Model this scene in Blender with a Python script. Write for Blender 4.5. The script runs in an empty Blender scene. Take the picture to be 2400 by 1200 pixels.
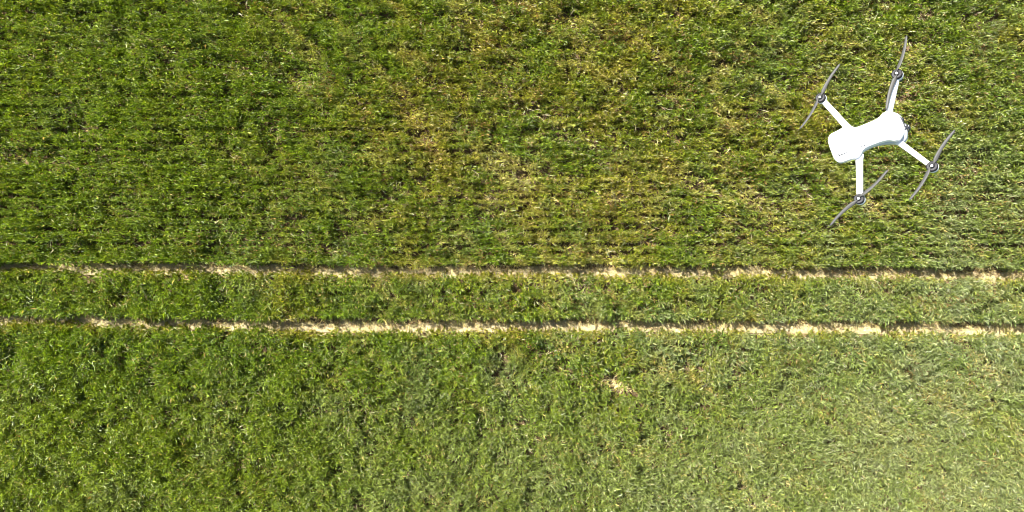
import bpy, bmesh, math, random
import numpy as np
from mathutils import Vector, Matrix

S = bpy.context.scene
C = S.collection
R = math.radians

# ------------------------------------------------------------------ camera
CAM_H = 22.7
HFOV = R(72.0)
FPX = 1200.0 / math.tan(HFOV / 2)            # focal length in photograph pixels
cam_d = bpy.data.cameras.new('camera')
cam = bpy.data.objects.new('camera', cam_d)
C.objects.link(cam)
cam_d.sensor_width = 36.0
cam_d.angle = HFOV
cam_d.clip_start = 0.05
cam_d.clip_end = 2000.0
cam.location = (0, 0, CAM_H)
cam.rotation_euler = (0, 0, 0)
S.camera = cam

# ------------------------------------------------------------------ light
SUN_EL = R(50.0)
TRAVEL = R(-41.0)                            # heading in which the shadows fall (image right = +X, image up = +Y)
w = bpy.data.worlds.new('World')
S.world = w
w.use_nodes = True
nt = w.node_tree
nt.nodes.clear()
sky = nt.nodes.new('ShaderNodeTexSky')
sky.sky_type = 'NISHITA'
sky.sun_disc = False
sky.sun_elevation = SUN_EL
sky.sun_rotation = math.atan2(-math.cos(TRAVEL), -math.sin(TRAVEL))
bg = nt.nodes.new('ShaderNodeBackground')
bg.inputs['Strength'].default_value = 0.05
wo = nt.nodes.new('ShaderNodeOutputWorld')
nt.links.new(sky.outputs[0], bg.inputs[0])
nt.links.new(bg.outputs[0], wo.inputs[0])

sun_d = bpy.data.lights.new('sun', 'SUN')
sun_d.energy = 5.0
sun_d.angle = R(0.53)
sun_d.color = (1.0, 0.955, 0.87)
sun = bpy.data.objects.new('sun', sun_d)
C.objects.link(sun)
ld = Vector((math.cos(SUN_EL) * math.cos(TRAVEL), math.cos(SUN_EL) * math.sin(TRAVEL), -math.sin(SUN_EL)))
sun.rotation_euler = ld.to_track_quat('-Z', 'Y').to_euler()
sun.location = (-20, 18, 40)

S.view_settings.view_transform = 'Standard'
S.view_settings.look = 'None'
S.view_settings.exposure = 2.15
S.view_settings.gamma = 1.0
S.view_settings.use_curve_mapping = False
S.cycles.filter_width = 0.95
S.cycles.max_bounces = 6
S.cycles.transparent_max_bounces = 4

# ------------------------------------------------------------------ helpers
def tag(o, label=None, cat=None, group=None, kind=None):
    if label: o['label'] = label
    if cat: o['category'] = cat
    if group: o['group'] = group
    if kind: o['kind'] = kind
    return o

def value_grid(seed, n=256):
    return np.random.default_rng(seed).random((n, n))

def vnoise(x, y, scale, seed, n=256):
    """smooth value noise, 0..1, feature size = scale metres"""
    g = value_grid(seed, n)
    u = x / scale + 57.3; v = y / scale + 91.7
    iu = np.floor(u).astype(np.int64); iv = np.floor(v).astype(np.int64)
    fu = u - iu; fv = v - iv
    fu = fu * fu * (3 - 2 * fu); fv = fv * fv * (3 - 2 * fv)
    a = g[iu % n, iv % n]; b = g[(iu + 1) % n, iv % n]
    c = g[iu % n, (iv + 1) % n]; d = g[(iu + 1) % n, (iv + 1) % n]
    return (a * (1 - fu) + b * fu) * (1 - fv) + (c * (1 - fu) + d * fu) * fv

def fbm(x, y, scale, seed, octaves=3):
    t = 0; amp = 1.0; tot = 0
    for k in range(octaves):
        t = t + amp * vnoise(x, y, scale / (1.93 ** k), seed + 11 * k)
        tot += amp; amp *= 0.55
    t = t / tot
    return np.clip((t - 0.5) * 1.45 + 0.5, 0, 1)

def sstep(a, b, x):
    t = np.clip((x - a) / (b - a), 0, 1)
    return t * t * (3 - 2 * t)

M_PX = (2 * CAM_H * math.tan(HFOV / 2)) / 2400.0       # metres of ground per photograph pixel
def gx(px): return (np.asarray(px, float) - 1200) * M_PX
def gy(py): return (600 - np.asarray(py, float)) * M_PX

# centre lines and half widths of the two wheel tracks
TA_X = gx([-700, 0, 300, 600, 900, 1150, 1400, 1800, 2150, 2400, 3100])
TA_Y = gy([620, 622, 623, 626, 631, 631, 629, 633, 636, 641, 652])
TB_X = gx([-700, 0, 300, 600, 900, 1250, 1500, 1800, 2150, 2400, 3100])
TB_Y = gy([735, 742, 749, 756, 759, 757, 757, 760, 763, 768, 782])
def track_a(x): return np.interp(x, TA_X, TA_Y)
def track_b(x): return np.interp(x, TB_X, TB_Y)

# patches where the stand is bare or thin: px, py, half length, half width, turn (degrees), strength
BARE = [(1464, 904, 26, 13, -12, 1.0), (1426, 892, 28, 14, -5, 1.0), (465, 190, 22, 9, 0, .8), (1560, 228, 34, 6, -28, .7),
        (1190, 118, 26, 6, -30, .75), (1212, 12, 26, 10, -10, .8), (2155, 30, 28, 12, -30, .7), (300, 690, 16, 12, 60, .8),
        (440, 655, 14, 9, 50, .7), (1105, 690, 12, 7, -30, .8), (1060, 690, 9, 7, 0, .8), (1268, 702, 9, 8, 0, .8),
        (1840, 385, 10, 8, 0, .5), (2235, 585, 12, 8, 0, .5), (575, 1148, 12, 7, 0, .7), (1320, 955, 9, 7, 0, .8),
        (1655, 918, 10, 8, 0, .7), (1500, 1005, 12, 7, 0, .6), (1190, 215, 18, 10, -10, .6), (1350, 240, 13, 8, -60, .8),
        (1270, 190, 12, 8, 0, .5), (1440, 460, 34, 5, -3, .6), (1125, 462, 34, 5, 0, .6), (890, 300, 50, 5, -2, .4),
        (2120, 640, 20, 8, 0, .5), (1860, 700, 10, 9, 90, .7), (2238, 690, 18, 5, -45, .6), (2300, 670, 18, 8, 0, .5),
        (2180, 990, 10, 7, 0, .5), (1700, 1000, 8, 7, 0, .5), (1010, 800, 10, 7, 0, .4), (85, 60, 18, 8, 0, .5),
        (320, 110, 18, 9, 0, .5), (120, 130, 24, 7, 10, .5), (870, 395, 24, 9, -40, .45), (1570, 545, 26, 8, -35, .5),
        (1420, 560, 30, 9, -35, .45), (2030, 480, 22, 10, 40, .35), (2280, 460, 30, 12, -20, .35), (1910, 180, 16, 9, 0, .4)]
def bare_mask(x, y):
    wx = x + (vnoise(x, y, .28, 301) - .5) * .34 + (vnoise(x, y, .11, 302) - .5) * .14
    wy = y + (vnoise(x, y, .28, 303) - .5) * .34 + (vnoise(x, y, .11, 304) - .5) * .14
    m = np.zeros_like(x)
    for px, py, a, b, t, s in BARE:
        dx = wx - float(gx(px)); dy = wy - float(gy(py))
        c, sn = math.cos(R(t)), math.sin(R(t))
        gr = 1.22 + .1 * s
        u = (dx * c + dy * sn) / (a * M_PX * gr); v = (-dx * sn + dy * c) / (b * M_PX * gr)
        m = np.maximum(m, s * (1 - sstep(.45, 1.25, np.sqrt(u * u + v * v))))
    return m

def track_mask(x, y):
    """1 on the bare wheel tracks, ragged at the edges, 0 in the crop"""
    wob = (fbm(x, y, .5, 21) - .5) * .22 + (vnoise(x, y, .12, 22) - .5) * .12
    hw_a = np.interp(x, gx([-700, 0, 500, 1200, 2400, 3100]), [.10, .11, .16, .185, .205, .205])
    hw_b = np.interp(x, gx([-700, 0, 300, 700, 1200, 2400, 3100]), [.12, .14, .18, .225, .23, .235, .235])
    ha = hw_a + .05 * (fbm(x, y * 0, 1.1, 31) - .55)
    hb = hw_b + .05 * (fbm(x, y * 0, .9, 32) - .55)
    da = np.abs(y - track_a(x) + wob * .5) - ha
    db = np.abs(y - track_b(x) + wob * .5) - hb
    return np.maximum(1 - sstep(-.05, .05, da), 1 - sstep(-.05, .05, db)), np.minimum(da, db)

# ------------------------------------------------------------------ materials
def new_mat(name):
    m = bpy.data.materials.new(name)
    m.use_nodes = True
    m.node_tree.nodes.clear()
    return m, m.node_tree

def N(nt, kind, **kw):
    n = nt.nodes.new(kind)
    for k, v in kw.items(): setattr(n, k, v)
    return n

def leaf_material(name, trans=0.40, rough=0.36, spec=0.5):
    m, t = new_mat(name)
    at = N(t, 'ShaderNodeAttribute', attribute_name='leaf_colour')
    pr = N(t, 'ShaderNodeBsdfPrincipled')
    pr.inputs['Roughness'].default_value = rough
    pr.inputs['Specular IOR Level'].default_value = spec
    t.links.new(at.outputs['Color'], pr.inputs['Base Color'])
    tr = N(t, 'ShaderNodeBsdfTranslucent')
    mul = N(t, 'ShaderNodeMixRGB', blend_type='MULTIPLY')
    mul.inputs[0].default_value = 1
    mul.inputs[2].default_value = (1.35, 1.35, .40, 1)
    t.links.new(at.outputs['Color'], mul.inputs[1])
    t.links.new(mul.outputs[0], tr.inputs['Color'])
    mx = N(t, 'ShaderNodeMixShader')
    mx.inputs[0].default_value = trans
    t.links.new(pr.outputs[0], mx.inputs[1]); t.links.new(tr.outputs[0], mx.inputs[2])
    o = N(t, 'ShaderNodeOutputMaterial')
    t.links.new(mx.outputs[0], o.inputs[0])
    return m

def soil_material(name, c0, c1, c2, scale=3.0, bump=0.5):
    m, t = new_mat(name)
    tc = N(t, 'ShaderNodeTexCoord')
    n1 = N(t, 'ShaderNodeTexNoise'); n1.inputs['Scale'].default_value = scale; n1.inputs['Detail'].default_value = 9; n1.inputs['Roughness'].default_value = .68
    n2 = N(t, 'ShaderNodeTexNoise'); n2.inputs['Scale'].default_value = scale * 9; n2.inputs['Detail'].default_value = 6
    t.links.new(tc.outputs['Object'], n1.inputs['Vector']); t.links.new(tc.outputs['Object'], n2.inputs['Vector'])
    cr = N(t, 'ShaderNodeValToRGB')
    cr.color_ramp.elements[0].position = .3; cr.color_ramp.elements[0].color = (*c0, 1)
    cr.color_ramp.elements[1].position = .7; cr.color_ramp.elements[1].color = (*c2, 1)
    e = cr.color_ramp.elements.new(.5); e.color = (*c1, 1)
    mx = N(t, 'ShaderNodeMixRGB'); mx.inputs[0].default_value = .45
    t.links.new(n1.outputs[0], mx.inputs[1]); t.links.new(n2.outputs[0], mx.inputs[2])
    t.links.new(mx.outputs[0], cr.inputs[0])
    pr = N(t, 'ShaderNodeBsdfPrincipled'); pr.inputs['Roughness'].default_value = .95; pr.inputs['Specular IOR Level'].default_value = .15
    t.links.new(cr.outputs[0], pr.inputs['Base Color'])
    bp = N(t, 'ShaderNodeBump'); bp.inputs['Strength'].default_value = bump; bp.inputs['Distance'].default_value = .03
    t.links.new(n2.outputs[0], bp.inputs['Height']); t.links.new(bp.outputs[0], pr.inputs['Normal'])
    o = N(t, 'ShaderNodeOutputMaterial'); t.links.new(pr.outputs[0], o.inputs[0])
    return m

def plastic(name, col, rough=.4, spec=.5, metal=0.0, mottled=.04):
    m, t = new_mat(name)
    tc = N(t, 'ShaderNodeTexCoord')
    n1 = N(t, 'ShaderNodeTexNoise'); n1.inputs['Scale'].default_value = 60; n1.inputs['Detail'].default_value = 5
    t.links.new(tc.outputs['Object'], n1.inputs['Vector'])
    hi = [min(1, c * (1 + mottled)) for c in col]; lo = [c * (1 - mottled) for c in col]
    cr = N(t, 'ShaderNodeValToRGB')
    cr.color_ramp.elements[0].color = (*lo, 1); cr.color_ramp.elements[1].color = (*hi, 1)
    t.links.new(n1.outputs[0], cr.inputs[0])
    pr = N(t, 'ShaderNodeBsdfPrincipled')
    pr.inputs['Roughness'].default_value = rough; pr.inputs['Metallic'].default_value = metal
    pr.inputs['Specular IOR Level'].default_value = spec
    t.links.new(cr.outputs[0], pr.inputs['Base Color'])
    o = N(t, 'ShaderNodeOutputMaterial'); t.links.new(pr.outputs[0], o.inputs[0])
    return m

M_SOIL = soil_material('field_soil', (.055, .037, .019), (.095, .066, .035), (.17, .125, .068))
M_SAND = soil_material('track_soil', (.21, .165, .09), (.31, .26, .15), (.40, .345, .22), 4.0, .5)
M_FAR = soil_material('distant_crop', (.04, .06, .012), (.07, .10, .018), (.12, .14, .03), 2.5, .8)
M_CROP = leaf_material('crop_leaf')
M_STRAW = leaf_material('dry_straw', .15, .5, .4)

# ------------------------------------------------------------------ ground
def grid_mesh(name, xs, ys, zf, mat):
    X, Y = np.meshgrid(xs, ys)
    Z = zf(X, Y)
    co = np.stack([X, Y, Z], -1).reshape(-1, 3)
    nx, ny = len(xs), len(ys)
    i = np.arange(nx - 1)[None, :] + nx * np.arange(ny - 1)[:, None]
    f = np.stack([i, i + 1, i + 1 + nx, i + nx], -1).reshape(-1, 4)
    me = bpy.data.meshes.new(name)
    me.vertices.add(len(co)); me.vertices.foreach_set('co', co.ravel().astype(np.float32))
    me.loops.add(f.size); me.loops.foreach_set('vertex_index', f.ravel().astype(np.int32))
    me.polygons.add(len(f)); me.polygons.foreach_set('loop_start', np.arange(0, f.size, 4, dtype=np.int32))
    me.polygons.foreach_set('loop_total', np.full(len(f), 4, dtype=np.int32))
    me.update(calc_edges=True); me.validate()
    me.polygons.foreach_set('use_smooth', np.ones(len(me.polygons), bool))
    me.materials.append(mat)
    o = bpy.data.objects.new(name, me); C.objects.link(o)
    return o

def ground_z(x, y):
    return (fbm(x, y, .9, 71) - .5) * .05 + (vnoise(x, y, .16, 75) - .5) * .018

X0, X1, Y0, Y1 = -19.3, 19.3, -10.6, 10.6        # where the crop is grown blade by blade
g = grid_mesh('ground', np.linspace(X0 - 2, X1 + 2, 620), np.linspace(Y0 - 2, Y1 + 2, 360), ground_z, M_SOIL)
tag(g, 'sandy brown soil of the field under the crop', kind='structure')
far = bpy.data.meshes.new('distant_ground')
B = 900.0
v = [(-B, -B), (B, -B), (B, B), (-B, B), (X0, Y0), (X1, Y0), (X1, Y1), (X0, Y1)]
far.from_pydata([(a, b, -.02 if k < 4 else -.06) for k, (a, b) in enumerate(v)], [], [(0, 1, 5, 4), (1, 2, 6, 5), (2, 3, 7, 6), (3, 0, 4, 7)])
far.materials.append(M_FAR)
fo = bpy.data.objects.new('distant_ground', far); C.objects.link(fo)
tag(fo, 'green field running on beyond the picture', kind='structure')

def track_sheet(centre, name, label):
    n = 900
    xs = np.linspace(X0 - 2, X1 + 2, n)
    j0 = len(name + label) * 1.7
    prof = [(-.29, -.034), (-.23, -.004), (-.16, -.010), (-.09, -.018), (-.05, -.012), (-.01, -.006), (.04, -.034)]  # pale soil stops short northward: dark ground there stands in for the crop's shadow
    co = []
    for x in xs:
        cy = float(centre(x))
        for off, dz in prof:
            yy = cy + off + (.05 * math.sin(x * 2.1 + j0) + .03 * math.sin(x * 5.3 + 2 * j0)) * (off > 0)
            co.append((x, yy, float(ground_z(np.array(x), np.array(yy))) + .022 + dz * .6))
    k = len(prof); f = []
    for i in range(n - 1):
        for j in range(k - 1):
            a = i * k + j
            f.append((a, a + k, a + k + 1, a + 1))
    me = bpy.data.meshes.new(name); me.from_pydata(co, [], f)
    me.polygons.foreach_set('use_smooth', np.ones(len(me.polygons), bool))
    me.materials.append(M_SAND)
    o = bpy.data.objects.new(name, me); C.objects.link(o)
    tag(o, label, kind='structure')
track_sheet(track_a, 'wheel_track', 'upper bare wheel track of pale dry soil across the crop')
track_sheet(track_b, 'wheel_track', 'lower bare wheel track of pale dry soil across the crop')

# ------------------------------------------------------------------ blades of the crop
def blades(name, root, d1, d2, side, width, col, mat, cut=.55, flat=True):
    """every blade = root pair, mid pair, tip: 5 vertices, a quad and a triangle"""
    n = len(root)
    mid = root + d1
    tip = mid + d2
    wv = side * width[:, None]
    co = np.empty((n, 5, 3), np.float32)
    co[:, 0] = root - wv * .22; co[:, 1] = root + wv * .22
    co[:, 2] = mid - wv * .5; co[:, 3] = mid + wv * .5
    co[:, 4] = tip
    base = (np.arange(n) * 5)[:, None]
    lp = (base + np.array([0, 1, 3, 2, 2, 3, 4])[None, :]).astype(np.int32)
    me = bpy.data.meshes.new(name)
    me.vertices.add(n * 5); me.vertices.foreach_set('co', co.ravel())
    me.loops.add(n * 7); me.loops.foreach_set('vertex_index', lp.ravel())
    me.polygons.add(n * 2)
    st = (np.arange(n) * 7)[:, None] + np.array([0, 4])[None, :]
    me.polygons.foreach_set('loop_start', st.ravel().astype(np.int32))
    me.polygons.foreach_set('loop_total', np.tile(np.array([4, 3], np.int32), n))
    me.update(calc_edges=True)
    me.polygons.foreach_set('use_smooth', np.ones(n * 2, bool))
    ca = me.attributes.new('leaf_colour', 'FLOAT_COLOR', 'POINT')
    cc = np.ones((n, 5, 4), np.float32); cc[:, :, :3] = col[:, None, :]
    ca.data.foreach_set('color', cc.ravel())
    me.materials.append(mat)
    o = bpy.data.objects.new(name, me); C.objects.link(o)
    return o

def leaves(name, root, d1, d2, side, width, col, mat):
    """every leaf = root, two edges, tip: two triangles folded along the midrib"""
    n = len(root)
    wv = side * (width * .5)[:, None]
    up = np.cross(d1 + d2, side); up /= np.linalg.norm(up, axis=1)[:, None] + 1e-9
    fold = up * (width * .22)[:, None]
    co = np.empty((n, 4, 3), np.float32)
    co[:, 0] = root
    co[:, 1] = root + d1 - wv + fold
    co[:, 2] = root + d1 + wv + fold
    co[:, 3] = root + d1 + d2
    base = (np.arange(n) * 4)[:, None]
    lp = (base + np.array([0, 3, 1, 0, 2, 3])[None, :]).astype(np.int32)
    me = bpy.data.meshes.new(name)
    me.vertices.add(n * 4); me.vertices.foreach_set('co', co.ravel())
    me.loops.add(n * 6); me.loops.foreach_set('vertex_index', lp.ravel())
    me.polygons.add(n * 2)
    me.polygons.foreach_set('loop_start', np.arange(0, n * 6, 3, dtype=np.int32))
    me.polygons.foreach_set('loop_total', np.full(n * 2, 3, np.int32))
    me.update(calc_edges=True)
    ca = me.attributes.new('leaf_colour', 'FLOAT_COLOR', 'POINT')
    cc = np.ones((n, 4, 4), np.float32); cc[:, :, :3] = col[:, None, :]
    ca.data.foreach_set('color', cc.ravel())
    me.materials.append(mat)
    o = bpy.data.objects.new(name, me); C.objects.link(o)
    return o

def spherical(az, tilt):
    return np.stack([np.cos(az) * np.sin(tilt), np.sin(az) * np.sin(tilt), np.cos(tilt)], -1)

rng = np.random.default_rng(7)
PER = 12
DENS = 136
n_pl = int((X1 - X0) * (Y1 - Y0) * DENS)
px_ = rng.uniform(X0, X1, n_pl)
ROW = .215
rid = np.floor(rng.uniform(0, (Y1 - Y0) / ROW, n_pl))
py_ = Y0 + (rid + .5) * ROW + (np.random.default_rng(5).random(400)[rid.astype(int)] - .5) * .05 + rng.normal(0, 1, n_pl) * np.where(rng.random(n_pl) < .66, .032, .085) + .03 * np.sin(px_ * .31)
low = (py_ < -2.3) | (np.minimum(np.abs(py_ - track_a(px_)), np.abs(py_ - track_b(px_))) < .55)
py_ = np.where(low, py_ + rng.uniform(-.11, .11, n_pl), py_)
ne = 3000                                         # the rims above the tracks are closed and steep
ex = rng.uniform(X0, X1, ne); ey = np.where(rng.random(ne) < .5, track_a(ex), track_b(ex)) + rng.uniform(.14, .42, ne)
px_ = np.concatenate([px_, ex]); py_ = np.concatenate([py_, ey]); rid = np.concatenate([rid, np.floor((ey - Y0) / ROW)]); n_pl += ne
tm, td = track_mask(px_, py_)
bm_ = bare_mask(px_, py_)
# uneven stand: clumps half a metre to two metres across, streaks running down to the right
ca_, sa_ = math.cos(R(-42)), math.sin(R(-42))
su = px_ * ca_ + py_ * sa_; sv = -px_ * sa_ + py_ * ca_
streak = fbm(su * .24, sv, .30, 41)
clump = fbm(px_, py_, .75, 45, 4)
broad = fbm(px_, py_, 3.2, 49, 3)
rowline = np.zeros(n_pl)
for yp, s, xa, xb in ((311, .32, -300, 1150), (456, .32, 300, 1500), (118, .15, 0, 900), (232, .15, 0, 800), (383, .12, 0, 1500), (505, .12, 500, 1600)):
    yy = float(gy(yp)) + .02 * np.sin(px_ * .7)
    rowline = np.maximum(rowline, s * np.exp(-((py_ - yy) / .07) ** 2) * (sstep(float(gx(xa)), float(gx(xa + 200)), px_)) * (1 - sstep(float(gx(xb - 250)), float(gx(xb)), px_)))
thin = np.clip(sstep(.66, .90, streak) * .6 + sstep(.36, .16, clump) * .0 + rowline, 0, 1)
hole = np.maximum(1 - sstep(.12, .32, clump), .9 * (1 - sstep(.10, .26, fbm(px_, py_, .42, 155, 2))))
hole_k = hole
rowh = .65 * vnoise(px_ / 2.2, rid + .7, 1.0, 211) + .35 * vnoise(px_ / .7, rid + .7, 1.0, 213)   # 91.7 + .7 + rid lies near a whole number: one value per row
upper = sstep(-2.6, -1.6, py_)
keep = rng.random(n_pl) > np.maximum.reduce([tm * (.94 + .15 * (fbm(px_, py_, .7, 35) > .35)), bm_ * 1.0, thin * .40, hole * .35, upper * .45 * sstep(.42, .22, rowh)])
px_, py_, tm, td, bm_, streak, clump, broad, rowline, thin, su, sv, hole_k, rowh = [a[keep] for a in (px_, py_, tm, td, bm_, streak, clump, broad, rowline, thin, su, sv, hole_k, rowh)]
n_pl = len(px_)
fine = fbm(px_, py_, .33, 145, 2)
upf = sstep(-.9, -.3, py_)
Hm = .26 + (.30 - .10 * upf) * clump + (.20 - .12 * upf) * fine + .30 * upf * (rowh - .12) + .06 * broad
Hm *= 1 - .45 * hole_k
Hm *= 1 - .35 * thin - .3 * rowline
above = np.minimum(np.abs(py_ - track_a(px_)), np.abs(py_ - track_b(px_)))
south = ((np.abs(py_ - track_a(px_)) < np.abs(py_ - track_b(px_))) & (py_ < track_a(px_))) | ((np.abs(py_ - track_a(px_)) >= np.abs(py_ - track_b(px_))) & (py_ < track_b(px_)))
edge = np.exp(-np.maximum(td, 0) / .16)
Hm = np.where(south, Hm * (1 - .62 * edge), np.maximum(Hm, .55 * edge) * (1 + .25 * edge))
Hm *= rng.uniform(.62, 1.22, n_pl)

# colour fields: how yellow and dry the stand is, plus sun glow painted lower right
xn = px_ / 16.5; yn = py_ / 8.25                 # -1..1 over the picture
yel = fbm(px_, py_, 2.1, 61, 4) * .55 + fbm(su * .45, sv, .8, 67, 3) * .45
mid_yel = np.exp(-((xn - .12) / .55) ** 2 - ((yn - .55) / .75) ** 2)
yel = np.clip((yel - .5) * (.55 + .65 * sstep(-.8, -.1, xn)) + .16 + .50 * mid_yel - .10 + .10 * sstep(-.6, .9, xn) , 0, 1)
glow_ramp = sstep(-.1, 1.7, xn - .75 * yn)  # painted sun glow rising to the lower right, takes yellow out
yel = yel * (1 - .6 * glow_ramp)
yel = np.clip(yel + .5 * (fbm(px_, py_, .38, 63, 2) - .5) + .60 * np.where(south, edge, .15 * edge) + .3 * bm_ + .25 * thin, 0, 1)
cool_glow = np.clip(fbm(px_, py_, 1.3, 81, 3) * .8 - .45 + 1.0 * sstep(-.5, 1.8, xn - .75 * yn), 0, 1)  # random grey-green patches plus sun brightening painted toward the lower right

idx = np.repeat(np.arange(n_pl), PER)
n = len(idx)
H = Hm[idx]
az0 = rng.uniform(0, 2 * np.pi, n_pl)[idx]
az = az0 + np.tile(np.arange(PER) * 2.4, n_pl) + rng.normal(0, .5, n)
lean_a = (fbm(px_, py_, 1.7, 91) * 2 * np.pi * 1.4)[idx]
tilt1 = np.abs(rng.normal(.62, .34, n))
tilt2 = tilt1 + np.abs(rng.normal(.55, .40, n))
lev = np.tile(np.array([.0, .2, .42, .54, .63, .70, .76, .82, .87, .92, .97, 1.02]), n_pl) + rng.uniform(-.06, .06, n)
width = rng.uniform(.018, .036, n)
width = np.where(lev < .5, width * 2.0, width)          # broad basal leaves close the canopy below
tilt1 = np.where(lev < .5, tilt1 + .1, tilt1); tilt2 = np.where(lev < .5, tilt2 + .1, tilt2)
stem_r = rng.uniform(0, .042, n)
root = np.stack([px_[idx] + np.cos(az) * stem_r, py_[idx] + np.sin(az) * stem_r, np.maximum(lev, 0) * H], -1)
root[:, 2] += ground_z(root[:, 0], root[:, 1])
L = rng.uniform(.075, .165, n) * np.where(lev < .5, 1.5, 1.0) * (.75 + .6 * H)
d1 = spherical(az, tilt1) * (L * .5)[:, None]
d2 = spherical(az + rng.normal(0, .35, n), np.minimum(tilt2, 2.0)) * (L * .62)[:, None]
leanv = np.stack([np.cos(lean_a), np.sin(lean_a), np.zeros(n)], -1) * (.14 * L)[:, None]
d1 += leanv * .5; d2 += leanv * .6
alongrow = (1 - .34 * sstep(-.9, -.3, py_))[idx]      # above the tracks the leaves lie along the drill rows
d1[:, 1] *= alongrow; d2[:, 1] *= alongrow
sa2 = az + np.pi / 2 + rng.normal(0, .5, n)
side = np.stack([np.cos(sa2), np.sin(sa2), rng.normal(0, .35, n)], -1)
side /= np.linalg.norm(side, axis=1)[:, None]

GREEN = np.array([.165, .240, .003]); DEEP = np.array([.052, .110, .003]); YEL = np.array([.25, .235, .020])
COOL_GLOW = np.array([.235, .265, .140]); DRY = np.array([.40, .31, .13]); PALE = np.array([.30, .30, .16])  # first one also carries the sun glow painted into the leaves
def mix(a, b, t): return a * (1 - t[:, None]) + b * t[:, None]
r1 = rng.random(n)
col = mix(np.tile(DEEP, (n, 1)), GREEN, np.clip(r1 * 1.1 + (clump[idx] - .5) * .5, 0, 1))
col = mix(col, COOL_GLOW, np.clip(cool_glow[idx] * .80 + rng.normal(0, .12, n), 0, .95))
col = mix(col, np.array([.21, .245, .025]), .30 * sstep(-2.2, -5.5, py_[idx]) + .30 * sstep(-2.2, -1.6, py_[idx]) * rng.random(n))  # below the tracks, sun brightening is mixed into the leaf colour
col = mix(col, np.array([.34, .32, .085]), (.8 * sstep(.55, .74, streak) * np.clip(mid_yel * 1.2 + .25 * sstep(0, 1, xn), 0, 1))[idx])
yy_ = np.clip(yel[idx] + rng.normal(0, .16, n), 0, 1)
col = mix(col, YEL, sstep(.2, 1.0, yy_) * .9)
pd = .02 + .40 * (thin * (.15 + .85 * sstep(-.7, .1, xn)))[idx] + .16 * sstep(.45, 1.0, yel[idx]) + .25 * bm_[idx] + .12 * (lev < .12)
isdry = rng.random(n) < pd
col = np.where(isdry[:, None], mix(np.tile(DRY, (n, 1)), YEL, rng.random(n) * .6), col)
brown = sstep(.60, .80, fbm(px_, py_, .55, 171, 3)) * (.08 + .8 * np.clip(mid_yel + .4 * sstep(0, 1, xn), 0, 1))
isbrown = rng.random(n) < (.33 * brown)[idx]
col = np.where(isbrown[:, None], np.array([.22, .135, .045])[None, :] * rng.uniform(.6, 1.4, n)[:, None], col)
ispale = rng.random(n) < .015 + .05 * sstep(-.6, 1, xn[idx])
col = np.where(ispale[:, None], PALE[None, :], col)
col *= (.60 + .85 * rng.random(n) ** 1.3)[:, None]

ta_p = track_a(px_[idx]); tb_p = track_b(px_[idx]); yb = py_[idx]
zones = [(yb > ta_p, 'crop_field', 'tall green crop filling the field above the upper wheel track'),
         ((yb <= ta_p) & (yb > tb_p), 'crop_strip', 'narrow strip of green crop standing between the two wheel tracks'),
         (yb <= tb_p, 'crop_field', 'green crop, sun brightening painted into its colour, filling the field below the lower wheel track')]
for msk, nm, lb in zones:
    o = leaves(nm, root[msk], d1[msk], d2[msk], side[msk], width[msk], col[msk], M_CROP)
    tag(o, lb, 'crop', kind='stuff')

# ------------------------------------------------------------------ straw and stubble lying about
def straw_at(xs, ys, zlo, zhi, lmin, lmax, wmin, wmax, tmin, tmax, cols, name, label, head=None):
    n = len(xs)
    az = rng.uniform(0, 2 * np.pi, n) if head is None else rng.normal(head, .5, n)
    tl = rng.uniform(tmin, tmax, n)
    L = rng.uniform(lmin, lmax, n)
    root = np.stack([xs, ys, rng.uniform(zlo, zhi, n) + ground_z(xs, ys)], -1)
    d1 = spherical(az, tl) * (L * .5)[:, None]
    d2 = spherical(az + rng.normal(0, .5, n), np.clip(tl + rng.normal(.1, .2, n), .1, 1.7)) * (L * .5)[:, None]
    s = np.stack([-np.sin(az), np.cos(az), rng.normal(0, .3, n)], -1); s /= np.linalg.norm(s, axis=1)[:, None]
    c = cols[rng.integers(0, len(cols), n)] * rng.uniform(.75, 1.15, n)[:, None]
    o = blades(name, root, d1, d2, s, rng.uniform(wmin, wmax, n), c, M_STRAW)
    return tag(o, label, 'straw', kind='stuff')

STRAWS = np.array([[.60, .51, .26], [.50, .40, .17], [.64, .57, .33], [.46, .34, .15], [.40, .36, .12], [.30, .17, .07]])
m = 17000
sx = rng.uniform(X0, X1, m); off = rng.normal(-.04, .14, m)
up = rng.random(m) < .5
straw_at(sx, np.where(up, track_a(sx), track_b(sx)) + off, .02, .04, .06, .16, .006, .014, 1.1, 1.55, STRAWS,
         'track_straw', 'pale dry straw and stubble littering the two bare wheel tracks')
m = 9000
sx = rng.uniform(X0, X1, m); off = rng.normal(.13, .10, m)
up = rng.random(m) < .5
straw_at(sx, np.where(up, track_a(sx), track_b(sx)) + off, .0, .03, .10, .26, .010, .018, .3, .9, STRAWS[[1, 3, 4, 4, 5]],
         'dry_stubble', 'yellowed and brown stalks leaning out of the crop over the track edges', R(-80))
bx, by = [], []
for px, py, a, b, t, st in BARE:
    if st < .45: continue
    k = int(a * b * (.5 if px == 1464 else .3) * st)
    rr = np.sqrt(rng.random(k)) * 1.05; th = rng.uniform(0, 2 * np.pi, k)
    u = rr * np.cos(th) * a * M_PX; v = rr * np.sin(th) * b * M_PX
    c, sn = math.cos(R(t)), math.sin(R(t))
    bx.append(float(gx(px)) + u * c - v * sn); by.append(float(gy(py)) + u * sn + v * c)
straw_at(np.concatenate(bx), np.concatenate(by), .01, .05, .08, .20, .008, .018, 1.0, 1.5, STRAWS,
         'bare_patch_straw', 'dry straw lying in the thin and bare patches of the crop')
m = 7000
sx = rng.uniform(X0, X1, m); sy = rng.uniform(Y0, Y1, m)
ok = track_mask(sx, sy)[0] < .5
sx, sy = sx[ok], sy[ok]
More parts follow.
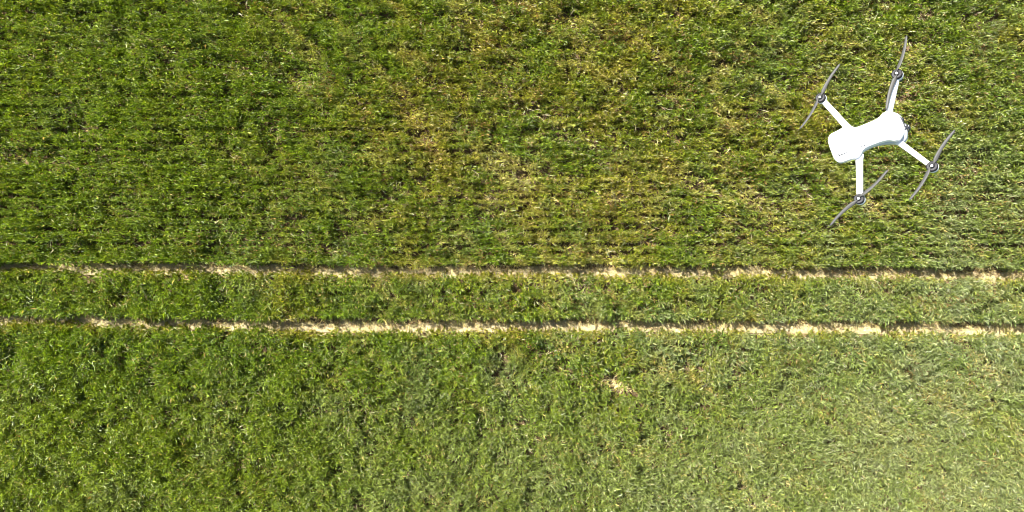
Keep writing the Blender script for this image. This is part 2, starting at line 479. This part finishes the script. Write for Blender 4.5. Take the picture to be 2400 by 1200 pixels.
straw_at(sx, sy, .20, .34, .14, .34, .008, .016, .9, 1.5, np.array([[.46, .42, .26], [.42, .44, .22], [.5, .42, .25], [.36, .40, .2]]),
         'loose_stalk_litter', 'long pale dry stalks lying bent over the green crop')

# clods of dry earth on the wheel tracks
m = 6000
cx = rng.uniform(X0, X1, m)
cy = np.where(rng.random(m) < .5, track_a(cx), track_b(cx)) + rng.normal(-.05, .12, m)
cr = rng.uniform(.006, .022, m) ; cr = np.where(rng.random(m) < .06, cr * 1.8, cr)
octa = np.array([(1, 0, 0), (-1, 0, 0), (0, 1, 0), (0, -1, 0), (0, 0, .8), (0, 0, -.8)], float)
tri = np.array([(0, 2, 4), (2, 1, 4), (1, 3, 4), (3, 0, 4), (2, 0, 5), (1, 2, 5), (3, 1, 5), (0, 3, 5)])
vv = octa[None] * cr[:, None, None] * rng.uniform(.6, 1.4, (m, 6, 1))
an = rng.uniform(0, 6.28, m); ca2, sa3 = np.cos(an)[:, None], np.sin(an)[:, None]
vx = vv[:, :, 0] * ca2 - vv[:, :, 1] * sa3; vy = vv[:, :, 0] * sa3 + vv[:, :, 1] * ca2
co = np.stack([vx + cx[:, None], vy + cy[:, None], vv[:, :, 2] + (ground_z(cx, cy) + .018)[:, None]], -1)
tf = (tri[None] + (np.arange(m) * 6)[:, None, None]).reshape(-1, 3)
me = bpy.data.meshes.new('soil_clods')
me.vertices.add(m * 6); me.vertices.foreach_set('co', co.astype(np.float32).ravel())
me.loops.add(tf.size); me.loops.foreach_set('vertex_index', tf.astype(np.int32).ravel())
me.polygons.add(len(tf)); me.polygons.foreach_set('loop_start', np.arange(0, tf.size, 3, dtype=np.int32))
me.polygons.foreach_set('loop_total', np.full(len(tf), 3, np.int32)); me.update(calc_edges=True)
me.materials.append(M_SAND)
o = bpy.data.objects.new('soil_clods', me); C.objects.link(o)
tag(o, 'small clods of dry earth scattered along the two wheel tracks', 'soil', kind='stuff')

# ------------------------------------------------------------------ the drone
M_WHITE = plastic('white_plastic', (.70, .70, .715), .42, .4, mottled=.015)
M_SHELL_SHADE = plastic('shell_shade_grey', (.42, .44, .47), .5, .35)  # blue-grey shade of the white shell's flank put into the colour
M_MOTOR = plastic('motor_metal', (.010, .010, .012), .6, .08, .0)
M_RING = plastic('ring_metal', (.05, .05, .052), .5, .2, .0)
M_HUB = plastic('hub_metal', (.35, .35, .35), .3, .5, .0)
M_DARK = plastic('dark_plastic', (.035, .035, .04), .35, .5)
M_GLASS = plastic('lens_glass', (.012, .013, .018), .06, .9)
M_SEAM = plastic('seam_gap', (.38, .38, .40), .7, .2)
M_PROP = plastic('rotor_plastic', (.045, .045, .043), .5, .15)
M_RUB = plastic('rubber', (.05, .05, .05), .8, .2)

K = .213 / 307.0                                  # metres per photograph pixel at the drone
dist = FPX * K
C_PX = (2033.0, 322.8)
centre = Vector(((C_PX[0] - 1200) * K, (600 - C_PX[1]) * K, CAM_H - dist))
drone = bpy.data.objects.new('drone', None)
C.objects.link(drone)
drone.empty_display_size = .1
tag(drone, 'small white four armed drone hovering over the field, rotors at its arm tips', 'drone')
zc = (cam.location - centre).normalized()         # flown banked, its back turned towards the sun
zc = (zc + Vector((-.24, .27, 0))).normalized()
yaw = R(12.0)
xa = Vector((math.cos(yaw), math.sin(yaw), 0))
xa = (xa - zc * xa.dot(zc)).normalized()
ya = zc.cross(xa)
drone.matrix_world = Matrix((( xa.x, ya.x, zc.x, centre.x), (xa.y, ya.y, zc.y, centre.y), (xa.z, ya.z, zc.z, centre.z), (0, 0, 0, 1)))

def mesh_obj(name, bm, mat, parent, smooth=True, loc=None):
    bmesh.ops.recalc_face_normals(bm, faces=bm.faces)
    me = bpy.data.meshes.new(name); bm.to_mesh(me); bm.free()
    for p in me.polygons: p.use_smooth = smooth
    me.materials.append(mat)
    o = bpy.data.objects.new(name, me); C.objects.link(o)
    o.parent = parent
    if loc is not None: o.location = loc
    return o

def superloop(bm, x, hw, z0, z1, e=3.2, n=36, skew=0.0):
    zc_, hz = (z0 + z1) / 2, (z1 - z0) / 2
    out = []
    for k in range(n):
        a = 2 * math.pi * k / n
        c, s = math.cos(a), math.sin(a)
        y = hw * math.copysign(abs(c) ** (2 / e), c)
        z = zc_ + hz * math.copysign(abs(s) ** (2 / e), s)
        out.append(bm.verts.new((x, y, z)))
    return out

def loft(secs, e=3.2, n=36):
    secs = [(x * .885 - 1.2, hw, a, b) for x, hw, a, b in secs]
    bm = bmesh.new(); prev = None; first = None
    for x, hw, z0, z1 in secs:
        lp = superloop(bm, x * K, hw * K, z0 * K, z1 * K, e, n)
        if prev:
            for k in range(n): bm.faces.new((prev[k], prev[(k + 1) % n], lp[(k + 1) % n], lp[k]))
        else: first = lp
        prev = lp
    bm.faces.new(first); bm.faces.new(prev)
    return bm

def smooth_secs(pts, m=4):
    xs = [p[0] for p in pts]; out = []
    t = np.linspace(0, len(pts) - 1, (len(pts) - 1) * m + 1)
    P = np.array(pts, float)
    for u in t:                                   # Catmull-Rom
        i = min(int(u), len(pts) - 2); f = u - i
        p0, p1, p2, p3 = P[max(i - 1, 0)], P[i], P[i + 1], P[min(i + 2, len(pts) - 1)]
        q = .5 * ((2 * p1) + (-p0 + p2) * f + (2 * p0 - 5 * p1 + 4 * p2 - p3) * f * f + (-p0 + 3 * p1 - 3 * p2 + p3) * f ** 3)
        out.append(tuple(q))
    return out

# top shell (x along, half width, bottom, top) in photograph pixels
top = smooth_secs([(-91, 15, 2, 10), (-89, 25, 0, 15), (-84, 33, 0, 20), (-76, 38, -1, 23), (-55, 39.5, -1, 25), (-38, 41.5, -1, 26),
                   (-27, 40, -1, 26), (-17, 31, -1, 26), (-7, 28, -1, 26), (12, 27.5, -1, 26), (32, 28, -1, 25), (46, 30.5, -1, 24),
                   (57, 36, -1, 23), (68, 37, -1, 21), (77, 33, -1, 18), (84, 25, 0, 14), (88, 15, 1, 10)])
body = mesh_obj('top_shell', loft(top, 4.0, 48), M_WHITE, drone)
low = smooth_secs([(-88, 18, -8, 0), (-80, 29, -12, 0), (-60, 33, -14, 0), (-38, 34, -15, 0), (-20, 27, -16, 0), (10, 24, -20, 0),
                   (40, 29, -30, 0), (58, 37, -36, 0), (72, 39, -38, 0), (84, 33, -33, 0), (91, 20, -22, -1)])
mesh_obj('lower_shell', loft(low, 3.0, 48), M_SHELL_SHADE, drone)

def box(bm, x0, x1, y0, y1, z0, z1, k=K):
    vs = [bm.verts.new((x * k, y * k, z * k)) for x in (x0, x1) for y in (y0, y1) for z in (z0, z1)]
    for f in ((0, 1, 3, 2), (4, 6, 7, 5), (0, 4, 5, 1), (2, 3, 7, 6), (0, 2, 6, 4), (1, 5, 7, 3)):
        bm.faces.new([vs[i] for i in f])
    return vs
def disc_stack(rings, n=28, mat=None, axis='Z'):
    """lathe of (radius, z) in photograph pixels"""
    bm = bmesh.new(); prev = None
    for r, z in rings:
        lp = []
        for k in range(n):
            a = 2 * math.pi * k / n
            if axis == 'Z': p = (r * math.cos(a) * K, r * math.sin(a) * K, z * K)
            else: p = (z * K, r * math.cos(a) * K, r * math.sin(a) * K)
            lp.append(bm.verts.new(p))
        if prev:
            for k in range(n): bm.faces.new((prev[k], prev[(k + 1) % n], lp[(k + 1) % n], lp[k]))
        else: bm.faces.new(list(reversed(lp)))
        prev = lp
    bm.faces.new(prev)
    return bm
def bevel(bm, w, seg=2):
    bmesh.ops.bevel(bm, geom=list(bm.edges), offset=w * K, segments=seg, affect='EDGES', profile=.6)

# raised battery cover on the back, a dark seam round it, a small power button
bm = bmesh.new(); box(bm, -66, -8, -22, 22, 20, 26.4); bevel(bm, 1.6); mesh_obj('battery_cover', bm, M_WHITE, drone)
bm = bmesh.new()
for x0, x1, y0, y1 in ((-67.2, -66.4, -23, 23), (-7.6, -6.8, -23, 23), (-67.2, -6.8, 22.4, 23.0), (-67.2, -6.8, -23.0, -22.4)):
    box(bm, x0, x1, y0, y1, 23.5, 26.1)
mesh_obj('cover_seam', bm, M_MOTOR, drone, False)
btn = mesh_obj('power_button', disc_stack([(3.4, 25), (3.4, 26.9), (2.6, 27.2)], 20), M_SEAM, drone, loc=(-52 * K, 0, 0))
for k in range(4):
    mesh_obj('indicator_light', disc_stack([(.7, 25), (.7, 26.8)], 10), M_MOTOR, drone, loc=(-40 * K, (k - 1.5) * 4 * K, 0))
for k in range(5):
    bm = bmesh.new(); box(bm, 44, 56, -9.5 + 4 * k, -8.2 + 4 * k, 20, 24.3); mesh_obj('vent_slot', bm, M_DARK, drone, False)
# bow: two forward eyes, a visor and the gimbal camera slung beneath it
bm = bmesh.new(); box(bm, 68, 79.5, -17, 17, -13, 1); bevel(bm, 2.5); vis = mesh_obj('front_visor', bm, M_DARK, drone)
for s in (-1, 1):
    e = mesh_obj('sensor_eye', disc_stack([(5, -2), (5, 2), (4, 3)], 20, axis='X'), M_GLASS, vis, loc=(79.5 * K, s * 11 * K, -6 * K))
bm = bmesh.new(); box(bm, 66, 80, -5, 5, -36, -18); bevel(bm, 2); gm = mesh_obj('gimbal', bm, M_SHELL_SHADE, drone)
bm = bmesh.new(); box(bm, 64, 82, -10, 10, -52, -34); bevel(bm, 3); gcam = mesh_obj('gimbal_camera', bm, M_RING, drone)
mesh_obj('lens', disc_stack([(7, 0), (7, 3), (5, 4.5), (4.5, 3)], 24, axis='X'), M_GLASS, gcam, loc=(82 * K, 0, -43 * K))

def arm_mesh(p, q, w0, w1, h0, h1):
    """tapered rounded bar from p to q"""
    bm = bmesh.new()
    p = Vector(p); q = Vector(q); d = (q - p).normalized()
    sd = Vector((0, 0, 1)).cross(d).normalized(); upv = d.cross(sd)
    prev = None; n = 16; first = None
    for t in np.linspace(0, 1, 9):
        c = p.lerp(q, t); w_ = .93 * (w0 + (w1 - w0) * t); h_ = h0 + (h1 - h0) * t
        if t < .15: w_ *= 1 + 1.4 * (.15 - t)
        lp = []
        for k in range(n):
            a = 2 * math.pi * k / n
            cc, ss = math.cos(a), math.sin(a)
            v = c + sd * (w_ * math.copysign(abs(cc) ** .62, cc)) + upv * (h_ * math.copysign(abs(ss) ** .62, ss))
            lp.append(bm.verts.new(v * K))
        if prev:
            for k in range(n): bm.faces.new((prev[k], prev[(k + 1) % n], lp[(k + 1) % n], lp[k]))
        else: first = lp
        prev = lp
    bm.faces.new(first); bm.faces.new(prev)
    return bm

# one rotor blade: twisted, tapered, cambered
def blade_mesh(length, direction=1):
    bm = bmesh.new(); prev = None; n = 10; first = None
    for t in np.linspace(0, 1, 15):
        x = 2.6 + (length - 2.6) * t
        if t < .12: ch = 2.6 + 50 * t * t + 20 * t
        else: ch = 9.5 * (1 - .45 * (t - .12) / .88) 
        if t > .93: ch *= 1 - (t - .93) * 9
        th = .9 * (1 - .6 * t) + .15
        tw = R(22) * (1 - t) ** 1.3 + R(7)
        cy = direction * (-1.5 + 3.0 * math.sin(math.pi * min(t * 1.05, 1)) - 2.5 * t * t)
        lp = []
        for k in range(n):
            a = 2 * math.pi * k / n
            yy = ch * .5 * math.cos(a); zz = th * math.sin(a) + .8 * (1 - (2 * yy / max(ch, .1)) ** 2) * .6
            y2 = yy * math.cos(tw) - zz * math.sin(tw); z2 = yy * math.sin(tw) + zz * math.cos(tw)
            lp.append(bm.verts.new((x * K, (cy + direction * y2) * K, (z2 + 1.5 * t) * K)))
        if prev:
            for k in range(n): bm.faces.new((prev[k], prev[(k + 1) % n], lp[(k + 1) % n], lp[k]))
        else: first = lp
        prev = lp
    bm.faces.new(first); bm.faces.new(prev)
    return bm

#       root                motor               widths   turn of the rotor in the drone's frame
ARMS = [((-28, 32, 3),    (-62, 134.8, 4),   8.2, 6.8, R(-137), 1, 'rear'),
        ((-28, -32, 3),   (-60, -135, 4),    8.4, 7.2, R(24), -1, 'rear'),
        ((52, 24, -2),    (104, 112, 1),     7.6, 6.0, R(55), -1, 'front'),
        ((52, -28, -12),  (99, -120, -3),    7.2, 5.8, R(-136), 1, 'front')]
for p, q, w0, w1, spin, dr, which in ARMS:
    P, Q = Vector(p), Vector(q)
    arm = mesh_obj('arm', arm_mesh(P, Q, w0, w1, 7, 5.5), M_WHITE, drone)
    pod = mesh_obj('motor_pod', disc_stack([(9.0, -9), (11.4, -6), (12.0, 3), (11.8, 5.0), (11.0, 5.6)], 32), M_WHITE, arm, loc=Q * K)
    mot = mesh_obj('motor', disc_stack([(11.4, 5.6), (11.6, 7), (11.6, 12.5), (11.0, 13.4), (9.3, 13.6), (9.0, 13.0), (6.0, 13.0), (5.6, 13.8), (3.2, 14.0)], 36), M_MOTOR, drone, loc=Q * K)
    mesh_obj('motor_ring', disc_stack([(9.5, 13.5), (9.5, 14.1), (9.0, 14.1), (8.9, 13.4)], 36), M_RING, mot)
    hub = disc_stack([(3.0, 14), (3.0, 17.5), (2.4, 18.4), (1.0, 18.8)], 20)
    mesh_obj('hub_cap', hub, M_HUB, mot)
    if which == 'front':
        mesh_obj('landing_foot', disc_stack([(5, -34), (6, -32), (5, -6), (6, -4)], 16), M_RUB, arm, loc=(Q + Vector((0, 0, 0))) * K)
    prop = bpy.data.objects.new('rotor', None)
    C.objects.link(prop); prop.parent = drone
    prop.location = Q * K + Vector((0, 0, 16.5 * K)); prop.rotation_euler = (0, 0, spin)
    for k in range(2):
        b = mesh_obj('rotor_blade', blade_mesh(87, dr), M_PROP, prop)
        b.rotation_euler = (0, 0, math.pi * k)
